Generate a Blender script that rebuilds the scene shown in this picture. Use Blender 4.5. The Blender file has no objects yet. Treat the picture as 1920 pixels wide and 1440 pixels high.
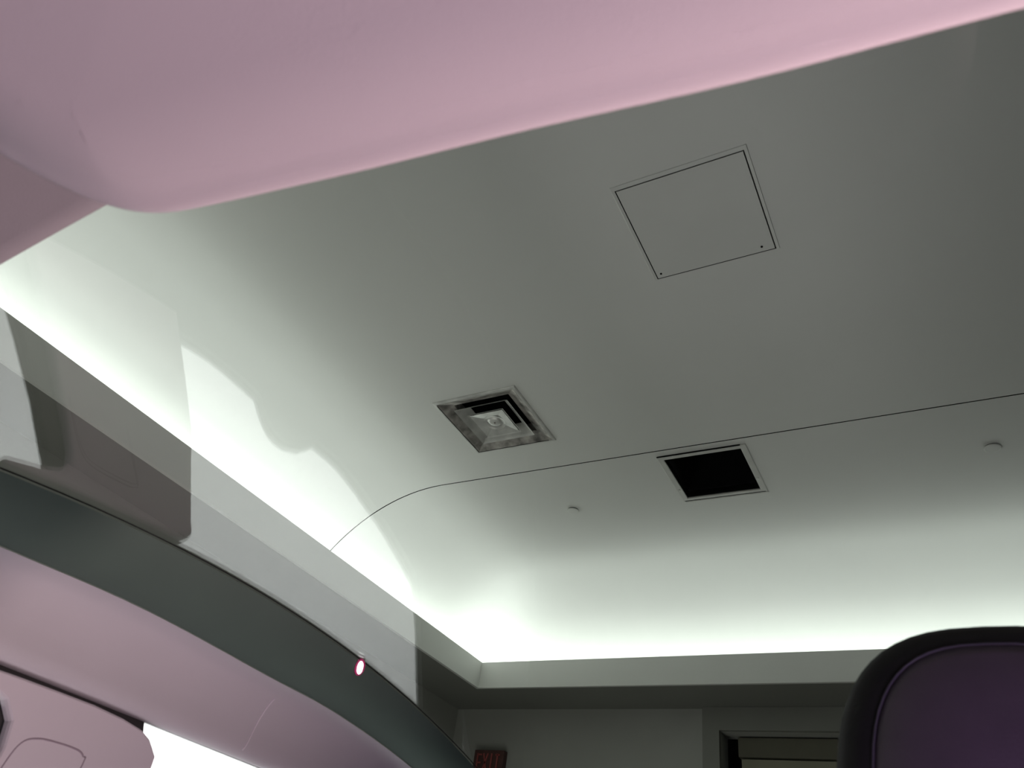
import bpy, bmesh, math, random
from mathutils import Vector, Matrix, Quaternion
from mathutils.geometry import tessellate_polygon
random.seed(4)
scn = bpy.context.scene
COL = scn.collection
CZ = 1.30                      # eye height above the floor; all z below are given from eye level

# ------------------------------------------------------------------ camera
M = [[0.8758241610072546, 0.46189117286758896, 0.14035756520170725],
     [0.18990655340665155, -0.5970583991790159, 0.7793750362622522],
     [0.4436975771504112, -0.6558794190983538, -0.6106343322215357]]
cam_d = bpy.data.cameras.new('camera'); cam = bpy.data.objects.new('camera', cam_d); COL.objects.link(cam)
cam.matrix_world = Matrix.Translation((0, 0, CZ)) @ Matrix(M).transposed().to_4x4()
cam_d.sensor_fit = 'HORIZONTAL'; cam_d.sensor_width = 36.0
cam_d.lens = 36.0 * 1440.2173 / 1920.0
cam_d.clip_start = 0.01
cam_d.dof.use_dof = True; cam_d.dof.focus_distance = 4.6; cam_d.dof.aperture_fstop = 11.0
scn.camera = cam

# ------------------------------------------------------------------ world, lamps, exposure
scn.view_settings.view_transform = 'Standard'
scn.view_settings.look = 'None'
scn.view_settings.gamma = 1.0
scn.view_settings.use_curve_mapping = False
scn.view_settings.exposure = 0.0
w = bpy.data.worlds.new('world'); scn.world = w; w.use_nodes = True
w.node_tree.nodes['Background'].inputs[0].default_value = (0.8, 0.9, 0.85, 1)
w.node_tree.nodes['Background'].inputs[1].default_value = 0.02

def area(name, loc, direction, sx, sy, power, col, spread=180):
    l = bpy.data.lights.new(name, 'AREA'); l.shape = 'RECTANGLE'; l.size = sx; l.size_y = sy
    l.energy = power; l.color = col; l.spread = math.radians(spread)
    o = bpy.data.objects.new(name, l); COL.objects.link(o)
    o.location = (loc[0], loc[1], loc[2] + CZ)
    z = -Vector(direction).normalized(); y = Vector((0, 1, 0)); y = (y - z*y.dot(z)).normalized(); x = y.cross(z)
    o.rotation_euler = Matrix((x, y, z)).transposed().to_euler()      # local Y stays along the room's Y
    return o
COVE = (0.95, 1.0, 0.97)
area('cove_light', (-4.12, 1.0, 2.13), (0.5, 0, 1), 0.26, 11.2, 62, COVE)
area('cove_light', (0.55, 6.31, 2.13), (0, -0.5, 1), 9.3, 0.26, 50, COVE)
area('room_fill', (-2.6, 2.6, -1.2), (0.35, 0.0, 1), 1.6, 4.0, 44, (1.0, 0.995, 0.93))  # unseen fill added to lift the ceiling brightness
area('footwell_lamp', (0.35, -0.10, -0.50), (-0.25, -0.10, 1), 0.30, 0.30, 1.0, (0.86, 0.72, 1.0), 110)
area('footwell_lamp', (-0.72, 0.45, -0.75), (-0.25, 0.1, 1), 0.25, 0.40, 1.5, (1.0, 0.84, 0.93), 120)
area('dashboard_lamp', (0.95, 1.02, -0.06), (-0.85, -0.75, 0.36), 0.30, 0.12, 8.5, (1.0, 0.72, 0.74), 100)
area('console_lamp', (0.33, 0.25, -0.16), (-0.26, 0.37, 0.22), 0.10, 0.10, 0.55, (0.78, 0.50, 1.0), 100)

# ------------------------------------------------------------------ materials
def mat(name, col, rough=0.6, metal=0.0, nscale=0, namp=0.0, bump=0.0, bscale=200, spec=0.5, emit=None, estr=0):
    m = bpy.data.materials.new(name); m.use_nodes = True
    nt = m.node_tree; b = nt.nodes['Principled BSDF']
    b.inputs['Base Color'].default_value = (*col, 1); b.inputs['Roughness'].default_value = rough
    b.inputs['Metallic'].default_value = metal; b.inputs['Specular IOR Level'].default_value = spec
    if emit:
        b.inputs['Emission Color'].default_value = (*emit, 1); b.inputs['Emission Strength'].default_value = estr
    tc = nt.nodes.new('ShaderNodeTexCoord')
    if nscale:
        n = nt.nodes.new('ShaderNodeTexNoise'); n.inputs['Scale'].default_value = nscale; n.inputs['Detail'].default_value = 4
        r = nt.nodes.new('ShaderNodeValToRGB')
        r.color_ramp.elements[0].position = 0.3; r.color_ramp.elements[1].position = 0.7
        r.color_ramp.elements[0].color = (*[c * (1 - namp) for c in col], 1)
        r.color_ramp.elements[1].color = (*[min(1, c * (1 + namp)) for c in col], 1)
        nt.links.new(tc.outputs['Object'], n.inputs['Vector']); nt.links.new(n.outputs['Fac'], r.inputs[0])
        nt.links.new(r.outputs[0], b.inputs['Base Color'])
    if bump:
        n = nt.nodes.new('ShaderNodeTexNoise'); n.inputs['Scale'].default_value = bscale; n.inputs['Detail'].default_value = 3
        bp = nt.nodes.new('ShaderNodeBump'); bp.inputs['Strength'].default_value = bump; bp.inputs['Distance'].default_value = 0.001
        nt.links.new(tc.outputs['Object'], n.inputs['Vector']); nt.links.new(n.outputs['Fac'], bp.inputs['Height'])
        nt.links.new(bp.outputs[0], b.inputs['Normal'])
    return m

def glass_mat(name, tint, gain=1.0):
    m = bpy.data.materials.new(name); m.use_nodes = True; nt = m.node_tree; nt.nodes.clear()
    out = nt.nodes.new('ShaderNodeOutputMaterial'); mix = nt.nodes.new('ShaderNodeMixShader')
    tr = nt.nodes.new('ShaderNodeBsdfTransparent'); gl = nt.nodes.new('ShaderNodeBsdfGlossy'); fr = nt.nodes.new('ShaderNodeFresnel')
    tr.inputs[0].default_value = (*tint, 1); gl.inputs['Roughness'].default_value = 0.0
    gl.inputs[0].default_value = (0.95, 0.97, 0.96, 1)
    fr.inputs['IOR'].default_value = 1.5 * gain
    geo = nt.nodes.new('ShaderNodeNewGeometry')          # thin pane: same reflectance whichever side is met
    mr = nt.nodes.new('ShaderNodeMapRange')
    mr.inputs['To Min'].default_value = 1.5 * gain; mr.inputs['To Max'].default_value = 1 / (1.5 * gain)
    nt.links.new(geo.outputs['Backfacing'], mr.inputs['Value']); nt.links.new(mr.outputs[0], fr.inputs['IOR'])
    nt.links.new(fr.outputs[0], mix.inputs[0]); nt.links.new(tr.outputs[0], mix.inputs[1]); nt.links.new(gl.outputs[0], mix.inputs[2])
    nt.links.new(mix.outputs[0], out.inputs[0])
    return m

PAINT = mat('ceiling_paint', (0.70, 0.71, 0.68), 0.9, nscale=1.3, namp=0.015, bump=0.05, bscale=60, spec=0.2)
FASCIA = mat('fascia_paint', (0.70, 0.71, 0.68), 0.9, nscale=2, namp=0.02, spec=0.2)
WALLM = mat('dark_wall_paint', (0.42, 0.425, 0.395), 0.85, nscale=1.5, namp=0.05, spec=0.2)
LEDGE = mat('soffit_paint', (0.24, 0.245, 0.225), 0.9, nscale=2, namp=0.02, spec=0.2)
FLOORM = mat('floor_stone', (0.16, 0.16, 0.155), 0.35, nscale=3, namp=0.12)
BLACK = mat('void_black', (0.003, 0.003, 0.003), 0.9, nscale=5, namp=0.2, spec=0.1)
METAL = mat('diffuser_metal', (0.60, 0.60, 0.575), 0.38, metal=0.35, nscale=9, namp=0.25)
METALD = mat('diffuser_grime', (0.30, 0.285, 0.265), 0.55, metal=0.2, nscale=13, namp=0.75)
FRAMEW = mat('vent_frame_white', (0.52, 0.52, 0.49), 0.5, nscale=12, namp=0.08)
PANELW = mat('access_panel_paint', (0.66, 0.67, 0.64), 0.85, nscale=3, namp=0.02, spec=0.2)
SHUT = mat('shutter_paint', (0.30, 0.29, 0.21), 0.6, nscale=4, namp=0.08)
SHUTD = mat('shutter_box_paint', (0.13, 0.125, 0.09), 0.6, nscale=4, namp=0.08)
EXITM = mat('exit_housing', (0.10, 0.045, 0.04), 0.5, nscale=20, namp=0.2)
EXITL = mat('exit_letter_red', (0.42, 0.10, 0.09), 0.5, nscale=20, namp=0.1)
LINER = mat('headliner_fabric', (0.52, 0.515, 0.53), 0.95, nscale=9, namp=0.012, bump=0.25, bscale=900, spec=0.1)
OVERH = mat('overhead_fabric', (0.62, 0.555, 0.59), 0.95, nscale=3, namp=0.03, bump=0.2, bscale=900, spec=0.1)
TRIMM = mat('pillar_plastic', (0.56, 0.54, 0.56), 0.6, nscale=5, namp=0.015, bump=0.1, bscale=700, spec=0.3)
BAND = mat('roof_band_dark', (0.078, 0.118, 0.095), 0.7, nscale=6, namp=0.05, spec=0.3)
SEAL = mat('rubber_seal', (0.008, 0.008, 0.009), 0.8, nscale=10, namp=0.2, spec=0.2)
DOORD = mat('door_fabric_dark', (0.035, 0.036, 0.035), 0.9, nscale=10, namp=0.1, spec=0.2)
LEATH = mat('black_leather', (0.015, 0.016, 0.016), 0.75, nscale=30, namp=0.1, bump=0.3, bscale=500, spec=0.15)
LEATHF = mat('headrest_face_leather', (0.075, 0.056, 0.082), 0.6, nscale=30, namp=0.08, bump=0.3, bscale=500)
PIPE = mat('grey_piping', (0.07, 0.065, 0.085), 0.5, nscale=40, namp=0.1)
STEEL = mat('post_steel', (0.5, 0.5, 0.5), 0.25, metal=1.0, nscale=10, namp=0.05)
BODY = mat('car_paint_silver', (0.45, 0.46, 0.47), 0.3, metal=0.5, nscale=3, namp=0.02)
CARPET = mat('car_carpet', (0.03, 0.03, 0.032), 0.95, nscale=60, namp=0.3)
LIGHTP = mat('light_panel_glow', (0.8, 0.8, 0.8), 0.5, nscale=3, namp=0.01, emit=(1.0, 0.965, 0.975), estr=2.3)
GLARE = mat('glare_white', (0.9, 0.9, 0.9), 0.4, nscale=3, namp=0.01, emit=(1.0, 0.95, 0.97), estr=4.0)  # glow imitating a reflected light on the roof band
GLARE_RIM = mat('glare_pink_rim', (0.30, 0.03, 0.10), 0.4, nscale=30, namp=0.05, emit=(0.8, 0.06, 0.25), estr=0.12)
ROOFG = glass_mat('roof_glass', (0.985, 1.0, 0.99))
SIDEG = glass_mat('side_glass', (0.95, 0.97, 0.96))

# ------------------------------------------------------------------ helpers
def link(name, bm, m, parent=None, smooth=False, extra=None):
    me = bpy.data.meshes.new(name)
    off = Vector(parent['_at']) if parent is not None else Vector((0, 0, 0))
    for v in bm.verts: v.co = v.co + Vector((0, 0, CZ)) - off
    bm.normal_update(); bm.to_mesh(me); bm.free()
    for mm in (m if isinstance(m, (list, tuple)) else [m]): me.materials.append(mm)
    if smooth:
        for p in me.polygons: p.use_smooth = True
    o = bpy.data.objects.new(name, me); COL.objects.link(o)
    o['_at'] = tuple(off)
    if parent is not None: o.parent = parent
    return o
def tag(o, label=None, cat=None, group=None, kind=None):
    if label: o['label'] = label
    if cat: o['category'] = cat
    if group: o['group'] = group
    if kind: o['kind'] = kind
    return o
def empty(name, loc, label=None, cat=None, group=None, kind=None):
    o = bpy.data.objects.new(name, None); COL.objects.link(o)
    o.location = (loc[0], loc[1], loc[2] + CZ); o['_at'] = (loc[0], loc[1], loc[2] + CZ)
    return tag(o, label, cat, group, kind)
def box(bm, x0, x1, y0, y1, z0, z1):
    vs = [bm.verts.new(p) for p in ((x0,y0,z0),(x1,y0,z0),(x1,y1,z0),(x0,y1,z0),(x0,y0,z1),(x1,y0,z1),(x1,y1,z1),(x0,y1,z1))]
    for f in ((0,3,2,1),(4,5,6,7),(0,1,5,4),(1,2,6,5),(2,3,7,6),(3,0,4,7)): bm.faces.new([vs[i] for i in f])
    return vs
def BX(*a, bev=0.0):
    bm = bmesh.new(); box(bm, *a)
    if bev: bmesh.ops.bevel(bm, geom=list(bm.edges), offset=bev, segments=2, affect='EDGES', profile=0.7)
    return bm
def loft(rows, closed=False, caps=False):
    """rows: list of equally long point lists; quads between neighbours"""
    bm = bmesh.new(); R = [[bm.verts.new(p) for p in r] for r in rows]
    for a, b in zip(R, R[1:]):
        n = len(a)
        for i in range(n if closed else n - 1):
            j = (i + 1) % n
            bm.faces.new((a[i], a[j], b[j], b[i]))
    if caps:
        bm.faces.new(list(reversed(R[0]))); bm.faces.new(R[-1])
    bmesh.ops.recalc_face_normals(bm, faces=bm.faces)
    return bm
def tube(pts, r, n=8, closed=False):
    pts = [Vector(p) for p in pts]; rows = []
    N = len(pts)
    for i, p in enumerate(pts):
        a = pts[(i - 1) % N] if (i > 0 or closed) else p
        b = pts[(i + 1) % N] if (i < N - 1 or closed) else p
        t = (b - a).normalized(); u = t.orthogonal().normalized()
        ref = Vector((0.1, 1, 0.05)); u = (ref - t * ref.dot(t)).normalized(); v = t.cross(u)
        rows.append([p + r * (math.cos(2*math.pi*k/n) * u + math.sin(2*math.pi*k/n) * v) for k in range(n)])
    if closed: rows.append(rows[0])
    return loft(rows, closed=True, caps=not closed)
def smoothline(P, n=8):
    """Catmull-Rom through the points"""
    P = [Vector(p) for p in P]; Q = [2*P[0]-P[1]] + P + [2*P[-1]-P[-2]]; out = []
    for i in range(1, len(Q) - 2):
        for k in range(n):
            t = k / n; a, b, c, d = Q[i-1], Q[i], Q[i+1], Q[i+2]
            out.append(0.5*((2*b) + (c-a)*t + (2*a-5*b+4*c-d)*t*t + (3*b-a-3*c+d)*t**3))
    out.append(P[-1]); return out

# ================================================================== ROOM
H = 2.90; XC, YC, RV = -3.20, 5.40, 1.22        # ceiling height over the eye, where the vault springs, its radius
XF, YF = -3.85, 6.02                            # faces of the cove fascias
ZT, ZB = 2.272, 2.044
XW, YW = -4.42, 6.62                            # walls
XR, YB = 5.2, -4.6
SEAM = 4.054
def drop(t):
    t = min(max(t, 0), 1); return RV - RV * math.sqrt(max(0, 1 - t*t))
def zc(x, y):
    a = drop((XC - x) / RV); b = drop((y - YC) / RV)
    return H - min(.815, (a**2.6 + b**2.6) ** (1/2.6))     # stops just above the trough floor
# openings in the flat part
VENT = (-1.237 - .262, -1.237 + .262, 4.415 - .262, 4.415 + .262)
DIFF = (-2.404 - .28, -2.404 + .28, 3.434 - .28, 3.434 + .28)
ACC = (-.688 - .293, -.688 + .293, 2.288 - .293, 2.288 + .293)
def in_hole(x, y):
    for h in (VENT, DIFF, ACC):
        if h[0] < x < h[1] and h[2] < y < h[3]: return True
    return False
xs = [XW + .003] + [XC - RV * math.sin(1.239 * k / 20) for k in range(20, -1, -1)] + [-2.9]
for h in (DIFF, VENT, ACC): xs += [h[0], h[1]]
xs += [0.2, 1.2, 2.2, 3.2, 4.2, XR]; xs = sorted(set(round(v, 4) for v in xs))
ys_all = [YB, -3, -1.5, 0, 1, 1.6]
for h in (ACC, DIFF, VENT): ys_all += [h[2], h[3]]
ys_all += [4.9] + [YC + RV * math.sin(1.239 * k / 20) for k in range(21)] + [YW - .003]
ys_all = sorted(set(round(v, 4) for v in ys_all))
ceil = empty('ceiling', (0, 0, H), kind='structure')
def ceiling_panel(ylist):
    bm = bmesh.new(); V = {}
    def v(i, j, up):
        if (i, j, up) not in V:
            x, y = xs[i], ylist[j]; V[(i, j, up)] = bm.verts.new((x, y, zc(x, y) + (0.022 if up else 0)))
        return V[(i, j, up)]
    nx, ny = len(xs) - 1, len(ylist) - 1
    solid = {(i, j) for i in range(nx) for j in range(ny) if not in_hole((xs[i]+xs[i+1])/2, (ylist[j]+ylist[j+1])/2)}
    for (i, j) in solid:
        bm.faces.new((v(i,j,0), v(i,j+1,0), v(i+1,j+1,0), v(i+1,j,0)))
        bm.faces.new((v(i,j,1), v(i+1,j,1), v(i+1,j+1,1), v(i,j+1,1)))
        for (di, dj, a, b) in ((-1,0,(i,j),(i,j+1)), (1,0,(i+1,j+1),(i+1,j)), (0,-1,(i+1,j),(i,j)), (0,1,(i,j+1),(i+1,j+1))):
            if (i+di, j+dj) not in solid:
                bm.faces.new((v(*a,0), v(*a,1), v(*b,1), v(*b,0)))
    bmesh.ops.recalc_face_normals(bm, faces=bm.faces)
    for f in bm.faces:
        if all(abs(v_.co.y - SEAM) < .0055 for v_ in f.verts): f.material_index = 1
    o = link('ceiling_panel', bm, [PAINT, BLACK], ceil)
    for p in o.data.polygons: p.use_smooth = abs(p.normal.z) > 0.02 and p.area > 0
    o.data.set_sharp_from_angle(angle=math.radians(35)) if hasattr(o.data, 'set_sharp_from_angle') else None
    return o
ceiling_panel([y for y in ys_all if y < SEAM - .01] + [SEAM - .0046])
ceiling_panel([SEAM + .0046] + [y for y in ys_all if y > SEAM + .01])
# dark backing strip seen through the joint, following the vault
rows = []
for x in xs:
    z = zc(x, SEAM) + 0.030
    rows.append([(x, SEAM-.06, z), (x, SEAM+.06, z), (x, SEAM+.06, z+.01), (x, SEAM-.06, z+.01)])
link('joint_backing', loft(rows, closed=True, caps=True), BLACK, ceil)
# plenum slab closing the room
s = BX(XW-.3, XR+.3, YB-.3, YW+.3, H+.9, H+1.0); link('slab', s, BLACK, ceil)

def structure(name, bm, m):
    return tag(link(name, bm, m), kind='structure')
structure('floor', BX(XW-.3, XR+.3, YB-.3, YW+1.2, -CZ-.1, -CZ), FLOORM)
structure('wall_left', BX(XW-.2, XW, YB, YW, -CZ, H+.9), WALLM)
structure('wall_right', BX(XR, XR+.2, YB, YW+.1, -CZ, H+.9), WALLM)
structure('wall_back', BX(XW-.2, XR+.2, YB-.2, YB, -CZ, H+.9), WALLM)
# far wall with a wide door opening
DX0, DX1, DZ = -1.835, 1.9, 1.86
bm = bmesh.new()
box(bm, XW-.2, DX0, YW, YW+.2, -CZ, H+.9); box(bm, DX1, XR+.2, YW, YW+.2, -CZ, H+.9); box(bm, DX0, DX1, YW, YW+.2, DZ, H+.9)
structure('wall_far', bm, WALLM)
structure('wall_recess', BX(DX0-.3, DX1+.3, YW+1.0, YW+1.1, -CZ, DZ+.6), BLACK)
bm = bmesh.new(); box(bm, DX0-.14, DX0-.002, YW-.05, YW-.002, -CZ, ZB-.002); box(bm, DX0-.002, 2.2, YW-.05, YW-.002, DZ+.002, ZB-.002)
structure('trim_1', bm, mat('door_surround_paint', (.27, .275, .25), .85, nscale=2, namp=.04, spec=.2))
# door shutter in the opening
dr = empty('door_1', (0.03, YW+.1, -CZ), kind='structure')
link('shutter_box', BX(DX0+.11, DX1-.02, YW+.10, YW+.19, DZ-.16, DZ-.012, bev=.006), SHUTD, dr)
for k in range(9):
    z1 = DZ - .172 - k*.33
    link('door_board', BX(DX0+.13, DX1-.02, YW+.115, YW+.175, max(z1-.322, -CZ+.005), z1, bev=.005), SHUT, dr)
# cove: fascia boards and soffits (left and far)
structure('trim_2', BX(XF-.028, XF, YB, YF+.028, ZB, ZT), FASCIA)
structure('trim_3', BX(XF, XR, YF, YF+.028, ZB, ZT), FASCIA)
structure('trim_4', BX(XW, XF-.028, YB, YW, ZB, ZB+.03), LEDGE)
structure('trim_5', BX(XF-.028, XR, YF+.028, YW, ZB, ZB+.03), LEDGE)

def ring_bm(cx, cy, steps):
    """square rings: (half size, z) loops lofted"""
    rows = []
    for hs, z in steps:
        rows.append([(cx-hs, cy-hs, z), (cx+hs, cy-hs, z), (cx+hs, cy+hs, z), (cx-hs, cy+hs, z)])
    return loft(rows, closed=True)
# ---- access panel
t = empty('access_panel', (-.688, 2.288, H), 'large plain square access hatch in the ceiling with hairline gap, highest of the ceiling fittings', 'access panel')
cx, cy, h = -.688, 2.288, .2878
rows = []
bm = loft([[(cx-a-s1, cy-a-s0, z), (cx+a+s1, cy-a-s0, z), (cx+a+s1, cy+a, z), (cx-a-s1, cy+a, z)] for a, s0, s1, z in
           ((.293, 0, 0, H+.02), (.293, 0, 0, H-.003), (.297, .018, .010, H-.004), (.297, .020, .012, H-.0005), (.297, .020, .012, H+.001))], closed=True)
link('frame', bm, PANELW, t)
bm = BX(cx-h, cx+h, cy-h, cy+h, H-.004, H+.012, bev=.0012); link('hatch', bm, PANELW, t)
link('gap_gasket', ring_bm(cx, cy, [(.2928, H+.01), (.2928, H-.0026), (.2900, H-.0026), (.2900, H+.01)]), BLACK, t)
for (px, py) in ((-.952, 2.548), (-.455, 2.545)):
    bm = bmesh.new(); bmesh.ops.create_cone(bm, cap_ends=True, segments=12, radius1=.0055, radius2=.0055, depth=.003, matrix=Matrix.Translation((px, py, H-.0052)))
    link('screw', bm, BLACK, t)
link('back_box', BX(cx-.31, cx+.31, cy-.31, cy+.31, H+.05, H+.06), BLACK, t)

# ---- square ceiling diffuser with three nested cones
t = empty('air_diffuser', (-2.404, 3.434, H), 'square metal ceiling air diffuser with nested square rings, grimy, beside the black vent opening', 'air diffuser')
cx, cy = -2.404, 3.434
link('frame', ring_bm(cx, cy, [(.279, H+.02), (.279, H-.002), (.286, H-.010), (.300, H-.010), (.306, H-.006), (.306, H+.000)]), METAL, t)
for a_ in ((cx-.289, cx-.284, cy-.27, cy+.290), (cx-.289, cx+.262, cy+.285, cy+.290)):
    link('shadow_gap', BX(*a_, H-.0108, H-.0095), BLACK, t)
link('outer_cone', ring_bm(cx, cy, [(.286, H-.010), (.272, H-.005), (.228, H+.020), (.205, H+.028), (.188, H+.08)]), [METALD], t, )
link('middle_ring', ring_bm(cx, cy, [(.130, H+.055), (.185, H+.000), (.199, H-.012), (.199, H-.014), (.186, H-.004), (.130, H+.052)]), METAL, t)
link('inner_ring', ring_bm(cx, cy, [(.075, H+.035), (.120, H-.008), (.134, H-.020), (.134, H-.022), (.120, H-.012), (.075, H+.032)]), METAL, t)
bm = ring_bm(cx, cy, [(.100, H+.005), (.122, H-.018), (.122, H-.020), (.050, H-.006)])
link('centre_plate', bm, METAL, t)
rows = []
for r_, z in ((.075, H-.0115), (.060, H-.006), (.046, H-.004), (.044, H-.009), (.030, H-.011), (.012, H-.012)):
    rows.append([(cx + r_*math.cos(2*math.pi*k/28), cy + r_*math.sin(2*math.pi*k/28), z) for k in range(28)])
bm = loft(rows, closed=True); bm.faces.new([v for v in bm.verts if abs((v.co.xy - Vector((cx, cy))).length - .012) < 1e-4])
link('hub', bm, METAL, t, smooth=True)
bm = bmesh.new(); bmesh.ops.create_uvsphere(bm, u_segments=12, v_segments=8, radius=.007, matrix=Matrix.Translation((cx, cy, H-.014)))
link('screw', bm, METALD, t, smooth=True)
link('duct_box', BX(cx-.25, cx+.25, cy-.25, cy+.25, H+.14, H+.16), BLACK, t)

# ---- open black vent hole with flanged frame
t = empty('vent_opening', (-1.237, 4.415, H), 'square pitch-black ceiling vent opening with thin pale metal flange', 'vent')
cx, cy = -1.237, 4.415
link('flange', ring_bm(cx, cy, [(.256, H+.05), (.256, H-.006), (.260, H-.009), (.292, H-.009), (.296, H-.006), (.296, H+.0005)]), FRAMEW, t)
for sy, x0, x1 in ((-1, -.292, .262), (1, -.285, .285)):
    y0 = cy + (sy*.297 if sy < 0 else .287)
    link('edge_strip', BX(cx+x0, cx+x1, y0-.003, y0+.0025, H-.0100, H-.002), BLACK, t)
link('edge_lip', BX(cx-.285, cx+.30, cy+.302, cy+.314, H-.006, H-.0005), FRAMEW, t)
bm = bmesh.new()
box(bm, cx-.262, cx-.256, cy-.262, cy+.262, H+.001, H+.42); box(bm, cx+.256, cx+.262, cy-.262, cy+.262, H+.001, H+.42)
box(bm, cx-.256, cx+.256, cy-.262, cy-.256, H+.001, H+.42); box(bm, cx-.256, cx+.256, cy+.256, cy+.262, H+.001, H+.42)
box(bm, cx-.262, cx+.262, cy-.262, cy+.262, H+.42, H+.44)
link('duct', bm, BLACK, t)
for sx, y0 in ((-1, 4.545), (1, 4.53)):
    bm = bmesh.new(); bmesh.ops.create_uvsphere(bm, u_segments=10, v_segments=6, radius=.009, matrix=Matrix.Translation((cx+sx*.274, y0, H-.010)) @ Matrix.Scale(.4, 4, (0,0,1)))
    link('clip', bm, METAL, t, smooth=True)

# ---- two round concealed sprinkler covers
def cover(x, y, label):
    t = empty('sprinkler_cover', (x, y, H), label, 'sprinkler cover', 'round sprinkler covers on the ceiling')
    n = 28; C = lambda r_, z: [(x + r_*math.cos(2*math.pi*k/n), y + r_*math.sin(2*math.pi*k/n), z) for k in range(n)]
    bm = loft([C(.043, H-.006), C(.0465, H-.008), C(.0465, H-.010), C(.040, H-.0125)], closed=True, caps=True)
    link('cover_plate', bm, PAINT, t)
    bm = loft([C(.041, H-.0005), C(.041, H-.006)], closed=True, caps=True); link('cup', bm, BLACK, t)
cover(-2.378, 4.640, 'small round white sprinkler cover on ceiling below the air diffuser, left of the vent')
cover(.403, 4.541, 'small round white sprinkler cover on ceiling at far right, right of the vent')

# ---- exit sign on the far wall
t = empty('exit_sign', (-3.93, YW-.06, 1.45), 'dim red exit sign on dark far wall in the corner, cut by frame', 'sign')
link('housing', BX(-4.11, -3.80, YW-.07, YW-.004, 1.44, 1.662, bev=.006), EXITM, t)
def stroke(bm, x0, z0, x1, z1, wd):
    d = Vector((x1-x0, 0, z1-z0)); L = d.length; d.normalize(); n = Vector((-d.z, 0, d.x)) * wd/2
    y0, y1 = YW-.076, YW-.0695
    P = [Vector((x0, 0, z0))+n, Vector((x0, 0, z0))-n, Vector((x1, 0, z1))-n, Vector((x1, 0, z1))+n]
    a = [bm.verts.new((p.x, y0, p.z)) for p in P]; b = [bm.verts.new((p.x, y1, p.z)) for p in P]
    bm.faces.new(a); bm.faces.new(list(reversed(b)))
    for i in range(4): bm.faces.new((a[i], b[i], b[(i+1)%4], a[(i+1)%4]))
zt_, zb_ = 1.632, 1.475
letters = {'E': [(0,0,0,1),(0,.93,.9,.93),(0,.5,.8,.5),(0,.07,.9,.07)], 'X': [(0,0,.9,1),(0,1,.9,0)], 'I': [(.45,0,.45,1)], 'T': [(.45,0,.45,1),(0,.93,.9,.93)]}
for i, ch in enumerate('EXIT'):
    bm = bmesh.new(); x0 = -4.07 + i*.062
    for a in letters[ch]:
        stroke(bm, x0 + a[0]*.05, zb_ + a[1]*(zt_-zb_), x0 + a[2]*.05, zb_ + a[3]*(zt_-zb_), .013)
    bmesh.ops.recalc_face_normals(bm, faces=bm.faces)
    link('letter', bm, EXITL, t)

# ---- backlit panel standing beside the car: what the side windows look on
t = empty('light_panel', (-1.45, 1.75, -CZ), 'tall white backlit panel standing just outside the car side windows', 'light panel')
link('diffuser_sheet', BX(-1.412, -1.402, .47, 3.18, -1.16, .312), LIGHTP, t)
link('case', BX(-1.47, -1.413, .44, 3.21, -CZ, .322, bev=.006), FASCIA, t)

# ================================================================== CAR
car = empty('car', (0, .8, -CZ), 'car cabin the photo is taken from, with glass roof, lilac headliner, dark roof band', 'car')
K = 0.16
def zr(y): return -0.17541*y*y + 0.28268*y + 0.29539
def zg(x, y): return zr(y) + K*(.81 - x*x)
def side(z): return -1.05 - .16*(.215 - z)
# roof glass: one curved laminated pane, 4 mm
ny, nx = 48, 40
GX, GY0, GY1 = .935, .12, 2.15
rows = [[(-GX + 2*GX*i/nx, GY0 + (GY1-GY0)*j/ny, zg(-GX + 2*GX*i/nx, GY0 + (GY1-GY0)*j/ny)) for i in range(nx+1)] for j in range(ny+1)]
bm = loft(rows)
bmesh.ops.recalc_face_normals(bm, faces=bm.faces)
if sum((f.normal.z for f in bm.faces)) > 0: bmesh.ops.reverse_faces(bm, faces=bm.faces)
bmesh.ops.solidify(bm, geom=list(bm.faces), thickness=-0.003)
g = link('roof_glass', bm, ROOFG, car, smooth=True)
g.data.set_sharp_from_angle(angle=math.radians(35))
tag(g, 'clear curved glass roof pane with faint window reflections')

def edge_hi(y): return zr(y)                    # height of the band's upper edge at x=-.9
# the lower edge of the dark band, measured
LOW = smoothline([(-.98, -1.2, .13), (-.98, -.3, .265), (-.98, .12, .303), (-.98, .435, .3245), (-.98, .65, .337), (-.98, .905, .334), (-.98, 1.10, .3305), (-.98, 1.36, .303), (-.98, 1.75, .235), (-.98, 2.15, .14)], 10)
def low(y):
    for a, b in zip(LOW, LOW[1:]):
        if a.y <= y <= b.y: return a.z + (b.z-a.z)*(y-a.y)/(b.y-a.y)
    return LOW[0].z if y < LOW[0].y else LOW[-1].z
YS = [-1.1 + (2.14+1.1)*k/70 for k in range(71)]
def mir(P, s): return [(p[0]*(-s), p[1], p[2]) if s > 0 else tuple(p) for p in P]
TOPZ = .222                                       # top of side windows
RAIL = smoothline([(-.98, 1, 0), (-.994, .955, 0), (-1.006, .885, 0), (-1.015, .77, 0), (-1.0215, .62, 0), (-1.0258, .45, 0), (-1.0275, .30, 0), (-1.0285, .18, 0), (-1.0315, .095, 0), (-1.0365, .04, 0), (-1.042, .01, 0), (-1.0478, 0, 0)], 3)
def rail_pts(y):
    top = low(y) - .0015; wz = min(TOPZ, low(y) - .05)
    return [(p.x, y, wz + (top-wz)*p.y) for p in RAIL]
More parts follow.
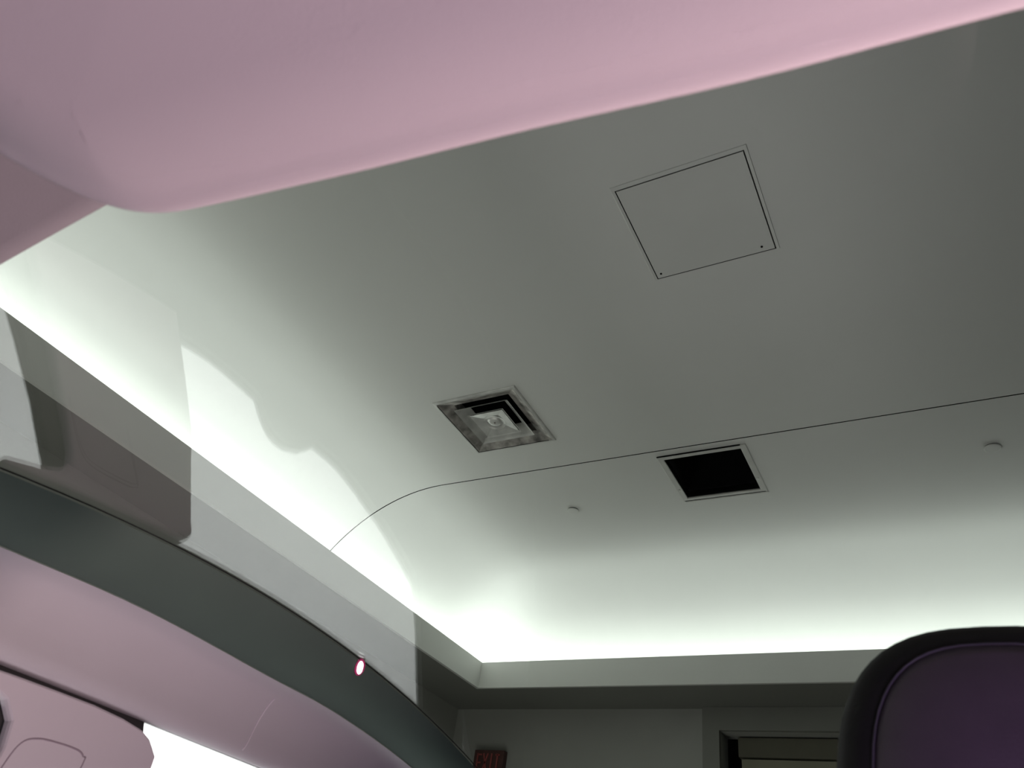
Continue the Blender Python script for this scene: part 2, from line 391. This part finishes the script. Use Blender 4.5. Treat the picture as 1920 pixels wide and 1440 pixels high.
for s in (-1, 1):
    sx = lambda P: [(-p[0], p[1], p[2]) for p in P] if s > 0 else P
    # dark band: bullnose between the glass and the headliner
    rows = []
    for y in YS:
        a = Vector((-.900, y, edge_hi(y) - .006)); b = Vector((-.98, y, low(y)))
        prof = [a + Vector((-.012, 0, .004)), a]
        for k in range(1, 9):
            u = k/9; p = a.lerp(b, u); bulge = math.sin(math.pi*u)**.8 * .010
            prof.append(p + Vector((.6*bulge, 0, -.8*bulge)))
        prof += [b, b + Vector((-.012, 0, .012)), a + Vector((-.05, 0, .0))]
        rows.append(sx(prof))
    o = link('roof_band', loft(rows, closed=True, caps=True), BAND, car, smooth=True); o.data.set_sharp_from_angle(angle=math.radians(40))
    if s < 0: tag(o, 'dark grey-green band along the roof glass edge')
    # thin black gasket between glass and band
    pts = [(-.8975 if s < 0 else .8975, y, edge_hi(y) - .0035) for y in YS]
    o = link('glass_seal', tube(pts, .0009, 6), SEAL, car, smooth=True)
    # headliner rail: from the band down to the window top
    rows = []
    for y in YS:
        b = Vector((-.98, y, low(y) - .0015)); wz = min(TOPZ, low(y) - .05)
        prof = [b + Vector((-.02, 0, .006)), b + Vector((-.004, 0, .001))] + rail_pts(y) + [(side(wz) - .0005, y, wz + .012), b + Vector((-.05, 0, 0))]
        rows.append(sx(prof))
    o = link('headliner', loft(rows, closed=True, caps=True), LINER, car, smooth=True); o.data.set_sharp_from_angle(angle=math.radians(50))
    if s < 0: tag(o, 'lilac grey headliner strip above the side windows')
    # seam ridge across the headliner
    ys_ = .955
    rp = rail_pts(ys_); pts = []
    for k, p in enumerate(rp[7:25]):
        pts.append(Vector((p[0] + .0006, ys_ + .010 - .0007*k, p[2] - .0003)))
    o = link('seam', tube(sx([tuple(p) for p in pts]), .0011, 6), mat('seam_thread', (.75, .73, .75), .9, nscale=20, namp=.02), car, smooth=True)

    # side wall with window openings
    W1 = [(-.55, .19), (.569, .206), (.573, .05), (.566, -.044), (.552, -.16), (.45, -.20), (-.45, -.22)]
    W2 = smoothline([(.826, .1, 0), (.806, .16, 0), (.785, .20, 0), (.772, .224, 0)], 5)
    W2 = [(p.x, p.y) for p in W2] + [(1.69, .222), (1.668, .06), (1.654, -.082), (1.733, -.268), (1.737, -.312), (1.639, -.284), (1.514, -.256), (1.382, -.237), (1.298, -.218), (1.262, -.195), (1.235, -.178), (1.209, -.167), (1.180, -.155), (1.154, -.150), (1.134, -.151), (1.122, -.159), (1.112, -.175), (1.107, -.192), (.988, -.195), (.882, -.187), (.873, -.083), (.864, .012), (.836, .06)]
    W3 = [(1.937, -.288), (2.007, -.410), (2.031, -.375)]
    outer = [(-1.1, .16), (-.3, .240), (1.70, .240), (1.80, .17), (2.4, -.02), (4.0, -.30), (4.0, -1.15), (-1.1, -1.15)]
    polys = [outer, W1, W2] + ([W3] if s < 0 else [W3])
    tri = tessellate_polygon([[Vector((a, b, 0)) for a, b in P] for P in polys])
    flat = [q for P in polys for q in P]
    def P3(q, out): return (-s * (side(q[1]) - out) * (1 if s > 0 else 1) if False else ((side(q[1]) - out) if s < 0 else -(side(q[1]) - out)), q[0], q[1])
    bm = bmesh.new(); A = [bm.verts.new(P3(q, 0)) for q in flat]; B = [bm.verts.new(P3(q, .010)) for q in flat]
    for f in tri:
        bm.faces.new([A[i] for i in f]); bm.faces.new([B[i] for i in reversed(f)])
    k0 = 0
    for P in polys:
        n = len(P)
        for i in range(n):
            a, b = k0+i, k0+(i+1)%n
            bm.faces.new((A[a], A[b], B[b], B[a]))
        k0 += n
    bmesh.ops.recalc_face_normals(bm, faces=bm.faces)
    o = link('side_panel', bm, DOORD, car)
    if s < 0: tag(o, 'near-black door and window surround')
    # outer skin
    bm = bmesh.new(); k0 = 0
    A = [bm.verts.new(P3(q, .014)) for q in flat]; B = [bm.verts.new(P3(q, .018)) for q in flat]
    for f in tri:
        bm.faces.new([A[i] for i in f]); bm.faces.new([B[i] for i in reversed(f)])
    for P in polys:
        n = len(P)
        for i in range(n):
            a, b = k0+i, k0+(i+1)%n; bm.faces.new((A[a], A[b], B[b], B[a]))
        k0 += n
    bmesh.ops.recalc_face_normals(bm, faces=bm.faces)
    link('outer_skin', bm, BODY, car)
    # panes
    for P in polys[1:]:
        q3 = tessellate_polygon([[Vector((a, b, 0)) for a, b in P]])
        bm = bmesh.new(); A = [bm.verts.new(P3(q, .011)) for q in P]; B = [bm.verts.new(P3(q, .013)) for q in P]
        for f in q3: bm.faces.new([A[i] for i in f]); bm.faces.new([B[i] for i in reversed(f)])
        for i in range(len(P)): bm.faces.new((A[i], A[(i+1)%len(P)], B[(i+1)%len(P)], B[i]))
        bmesh.ops.recalc_face_normals(bm, faces=bm.faces)
        link('side_window', bm, SIDEG, car)
    # pillar trim with a shallow pocket line
    O = smoothline([(.597, -.20, 0), (.597, .0, 0), (.597, .18, 0)], 4)
    T = [(.597, -.20), (.597, .0), (.597, .10), (.594, .14), (.585, .168), (.565, .187), (.53, .197), (.48, .202), (.48, .2125), (.56, .2155), (.62, .2165), (.68, .217), (.73, .2145), (.766, .210), (.785, .203), (.797, .194), (.808, .185), (.812, .165), (.818, .145), (.828, .11), (.842, .06), (.860, .0), (.868, -.083), (.877, -.20)]
    def P4(q, d):
        X = side(q[1]) + d
        return (X if s < 0 else -X, q[0], q[1])
    # rounded rim: outline, then inset rings
    cxm = sum(q[0] for q in T)/len(T); n = len(T)
    def inset(P, d):
        out = []
        for i in range(len(P)):
            a, b, c = Vector(P[i-1]), Vector(P[i]), Vector(P[(i+1) % len(P)])
            e1 = (b-a).normalized(); e2 = (c-b).normalized(); nrm = Vector((e1.y+e2.y, -e1.x-e2.x))
            if nrm.length < 1e-6: nrm = Vector((e1.y, -e1.x))
            nrm.normalize(); out.append((b.x + nrm.x*d, b.y + nrm.y*d))
        return out
    bm = bmesh.new(); rings = [[bm.verts.new(P4(q, .002)) for q in T], [bm.verts.new(P4(q, .010)) for q in T],
                               [bm.verts.new(P4(q, .014)) for q in inset(T, .0015)], [bm.verts.new(P4(q, .016)) for q in inset(T, .0035)]]
    for a, b in zip(rings, rings[1:]):
        for i in range(n): bm.faces.new((a[i], a[(i+1)%n], b[(i+1)%n], b[i]))
    for f in tessellate_polygon([[Vector((a, b, 0)) for a, b in inset(T, .0035)]]):
        bm.faces.new([rings[3][i] for i in f])
    bmesh.ops.recalc_face_normals(bm, faces=bm.faces)
    o = link('pillar_trim', bm, TRIMM, car)
    if s < 0: tag(o, 'pale lilac window pillar cover with a fine groove')
    gl = [(.574, .10), (.575, .135), (.585, .150), (.602, .158), (.63, .161), (.66, .162), (.688, .1615), (.700, .157), (.704, .148), (.703, .13)]
    gl = [(max(a, .606), b) for a, b in gl[3:]]
    gl = [(.606, .06), (.606, .12), (.612, .150)] + [(.63, .160), (.66, .1625), (.688, .162), (.700, .157), (.705, .148), (.706, .06)]
    pts = [tuple(p) for p in smoothline([P4(q, .0155) for q in gl], 5)]
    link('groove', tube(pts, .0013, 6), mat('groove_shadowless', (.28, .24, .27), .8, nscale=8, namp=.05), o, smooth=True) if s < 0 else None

# header beam across the front edge of the glass
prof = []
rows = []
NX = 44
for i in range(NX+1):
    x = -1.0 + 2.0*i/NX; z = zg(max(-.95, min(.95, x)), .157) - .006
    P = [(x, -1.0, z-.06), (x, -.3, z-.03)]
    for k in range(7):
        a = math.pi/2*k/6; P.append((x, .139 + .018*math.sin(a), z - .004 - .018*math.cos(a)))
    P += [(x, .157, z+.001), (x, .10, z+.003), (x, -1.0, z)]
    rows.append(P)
o = link('header', loft(rows, closed=True, caps=True), mat('header_fabric_shade', (.31, .285, .30), .95, nscale=9, namp=.012, bump=.25, bscale=900, spec=.1), car, smooth=True); o.data.set_sharp_from_angle(angle=math.radians(50))  # headliner fabric in a darker tone: overhead panel's shade put into the colour
tag(o, 'shade-darkened roof header lining behind the overhead panel')

# overhead padded panel, nearest the lens
out = smoothline([(.95, .262, 0), (.60, .244, 0), (.30, .222, 0), (.066, .195, 0), (-.034, .184, 0), (-.128, .170, 0), (-.213, .159, 0), (-.262, .152, 0), (-.313, .1445, 0), (-.342, .139, 0), (-.363, .130, 0), (-.379, .116, 0), (-.391, .099, 0), (-.400, .082, 0), (-.408, .060, 0), (-.43, -.02, 0), (-.46, -.20, 0), (-.47, -.45, 0)], 5)
O = [(p.x, p.y) for p in out] + [(-.45, -.55), (0, -.56), (.90, -.56), (.95, -.50)]
def inset2(P, d):
    res = []
    for i in range(len(P)):
        a, b, c = Vector(P[i-1]), Vector(P[i]), Vector(P[(i+1) % len(P)])
        e1 = (b-a).normalized(); e2 = (c-b).normalized(); nrm = Vector((-e1.y-e2.y, e1.x+e2.x)).normalized()
        res.append((b.x + nrm.x*d, b.y + nrm.y*d))
    return res
zt = .318
bm = bmesh.new(); rings = []
Rr = .016
steps = [(.010, zt+.016)] + [(Rr - Rr*math.sin(a), zt + .004 + Rr*math.cos(a)*.6) for a in (0.3, .9)] + [(0, zt)] \
      + [(Rr*(1-math.cos(a)), zt - .012*math.sin(a)) for a in (.3, .6, .9, 1.2, 1.5)] + [(d_, zt - .022 + .010*((.075-d_)/.059)**2) for d_ in (.024, .034, .044, .054, .065, .075)]
for d, z in steps:
    rings.append([bm.verts.new((x, y, z)) for x, y in inset2(O, d)])
n = len(O)
for a, b in zip(rings, rings[1:]):
    for i in range(n): bm.faces.new((a[i], a[(i+1)%n], b[(i+1)%n], b[i]))
for f in tessellate_polygon([[Vector(p).to_3d() for p in inset2(O, .075)]]): bm.faces.new([rings[-1][i] for i in f])
for f in tessellate_polygon([[Vector(p).to_3d() for p in inset2(O, .010)]]): bm.faces.new([rings[0][i] for i in f])
bmesh.ops.recalc_face_normals(bm, faces=bm.faces)
o = link('overhead_panel', bm, OVERH, car, smooth=True); o.data.set_sharp_from_angle(angle=math.radians(60))
tag(o, 'large pink-lit padded overhead panel with rounded corner')

# rest of the shell: floor pan, ends
link('floor_pan', BX(-1.255, 1.255, -1.1, 4.0, -1.14, -1.10), CARPET, car)
link('end_panel', BX(-1.05, 1.05, -1.12, -1.08, -1.1, .16), DOORD, car)
link('end_panel', BX(-1.05, 1.05, 3.96, 4.0, -1.1, .10), DOORD, car)
link('roof_end', BX(-.95, .95, 2.10, 2.40, .04, .09, bev=.01), BAND, car)

# glare on the band's upper edge: a light's reflection modelled as glowing discs
t = empty('led_glare', (-.903, 1.04, .395), 'tiny oval white glow spot with pink rim imitating a reflection at upper edge of the dark roof band', 'reflection')
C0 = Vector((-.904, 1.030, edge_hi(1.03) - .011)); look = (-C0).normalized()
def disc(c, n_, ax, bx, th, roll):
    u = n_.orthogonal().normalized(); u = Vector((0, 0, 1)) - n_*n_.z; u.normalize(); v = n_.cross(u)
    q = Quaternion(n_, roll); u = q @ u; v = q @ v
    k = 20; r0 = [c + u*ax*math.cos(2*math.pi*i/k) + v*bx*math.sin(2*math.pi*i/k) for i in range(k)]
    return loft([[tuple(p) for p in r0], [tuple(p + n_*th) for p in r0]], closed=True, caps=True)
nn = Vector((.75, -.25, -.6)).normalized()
link('rim', disc(C0, nn, .0150, .0090, .004, .40), GLARE_RIM, t)
link('lens', disc(C0 + nn*.0035, nn, .0115, .0050, .002, .40), GLARE, t)  # bright core of the imitated glare

# ================================================================== front seat with headrest
seat = empty('leather_seat', (.017, .72, -1.10), 'black leather car seat with stitched headrest, lower right foreground', 'car seat')
CXH, CYH, CZH = .019, .675, .112
def hr(u, ax, az, e):     # superellipse outline point
    c, s_ = math.cos(u), math.sin(u)
    return (ax*math.copysign(abs(c)**(2/e), c), az*math.copysign(abs(s_)**(2/e), s_))
NU = 56
rows = []
#      depth,  half width, half height, exponent
sec = [(-.052, .070, .104, 2.6), (-.056, .086, .122, 2.7), (-.054, .098, .131, 2.8), (-.046, .108, .142, 2.8), (-.030, .116, .152, 2.7), (-.005, .121, .158, 2.6),
       (.025, .118, .156, 2.6), (.045, .108, .147, 2.6), (.055, .092, .13, 2.6), (.058, .05, .09, 2.4)]
for d, ax, az, e in sec:
    rows.append([(CXH + p[0], CYH + d + .10*(p[1]), CZH + p[1]) for p in (hr(2*math.pi*k/NU, ax, az, e) for k in range(NU))])
o = link('headrest', loft(rows, closed=True, caps=True), LEATH, seat, smooth=True); tag(o, 'rounded black leather headrest')
rows = []
for d, q in ((-.0525, 1.0), (-.058, .93), (-.066, .75), (-.073, .5), (-.077, .2)):
    rows.append([(CXH + p[0], CYH + d - .0025 + .10*p[1], CZH + p[1]) for p in (hr(2*math.pi*k/NU, .088*q, .1275*q, 2.7) for k in range(NU))])
f_ = link('face_panel', loft(rows, closed=True, caps=True), LEATHF, o, smooth=True); tag(f_, 'stitched front face of the headrest')
pts = [(CXH + p[0], CYH - .0565 + .10*p[1], CZH + p[1]) for p in (hr(2*math.pi*k/NU, .088, .1275, 2.7) for k in range(NU))]
link('piping', tube(pts, .0007, 6, closed=True), PIPE, o, smooth=True)
for sx_ in (-.055, .055):
    link('headrest_post', tube([(CXH+sx_, CYH-.005, -.03), (CXH+sx_, CYH+.0, -.16)], .006, 12), STEEL, seat, smooth=True)
rows = []
for z, ax, ay, yo in ((-.135, .10, .03, 0), (-.145, .16, .05, 0), (-.17, .20, .062, 0), (-.25, .225, .072, .01), (-.45, .235, .08, .03), (-.62, .24, .08, .05), (-.72, .22, .07, .06)):
    rows.append([(CXH + p[0], CYH - .01 + yo + p[1], z) for p in (hr(2*math.pi*k/40, ax, ay, 3.2) for k in range(40))])
link('backrest', loft(rows, closed=True, caps=True), LEATH, seat, smooth=True)
rows = []
for z, ax, ay in ((-.62, .20, .21), (-.635, .235, .245), (-.69, .245, .255), (-.74, .235, .245), (-.76, .20, .21)):
    rows.append([(CXH + p[0], CYH + .31 + p[1], z) for p in (hr(2*math.pi*k/40, ax, ay, 3.6) for k in range(40))])
link('seat_cushion', loft(rows, closed=True, caps=True), LEATH, seat, smooth=True)
link('seat_base', BX(CXH-.19, CXH+.19, CYH+.02, CYH+.50, -1.10, -.765, bev=.02), DOORD, seat)

for o in bpy.data.objects:
    if '_at' in o: del o['_at']
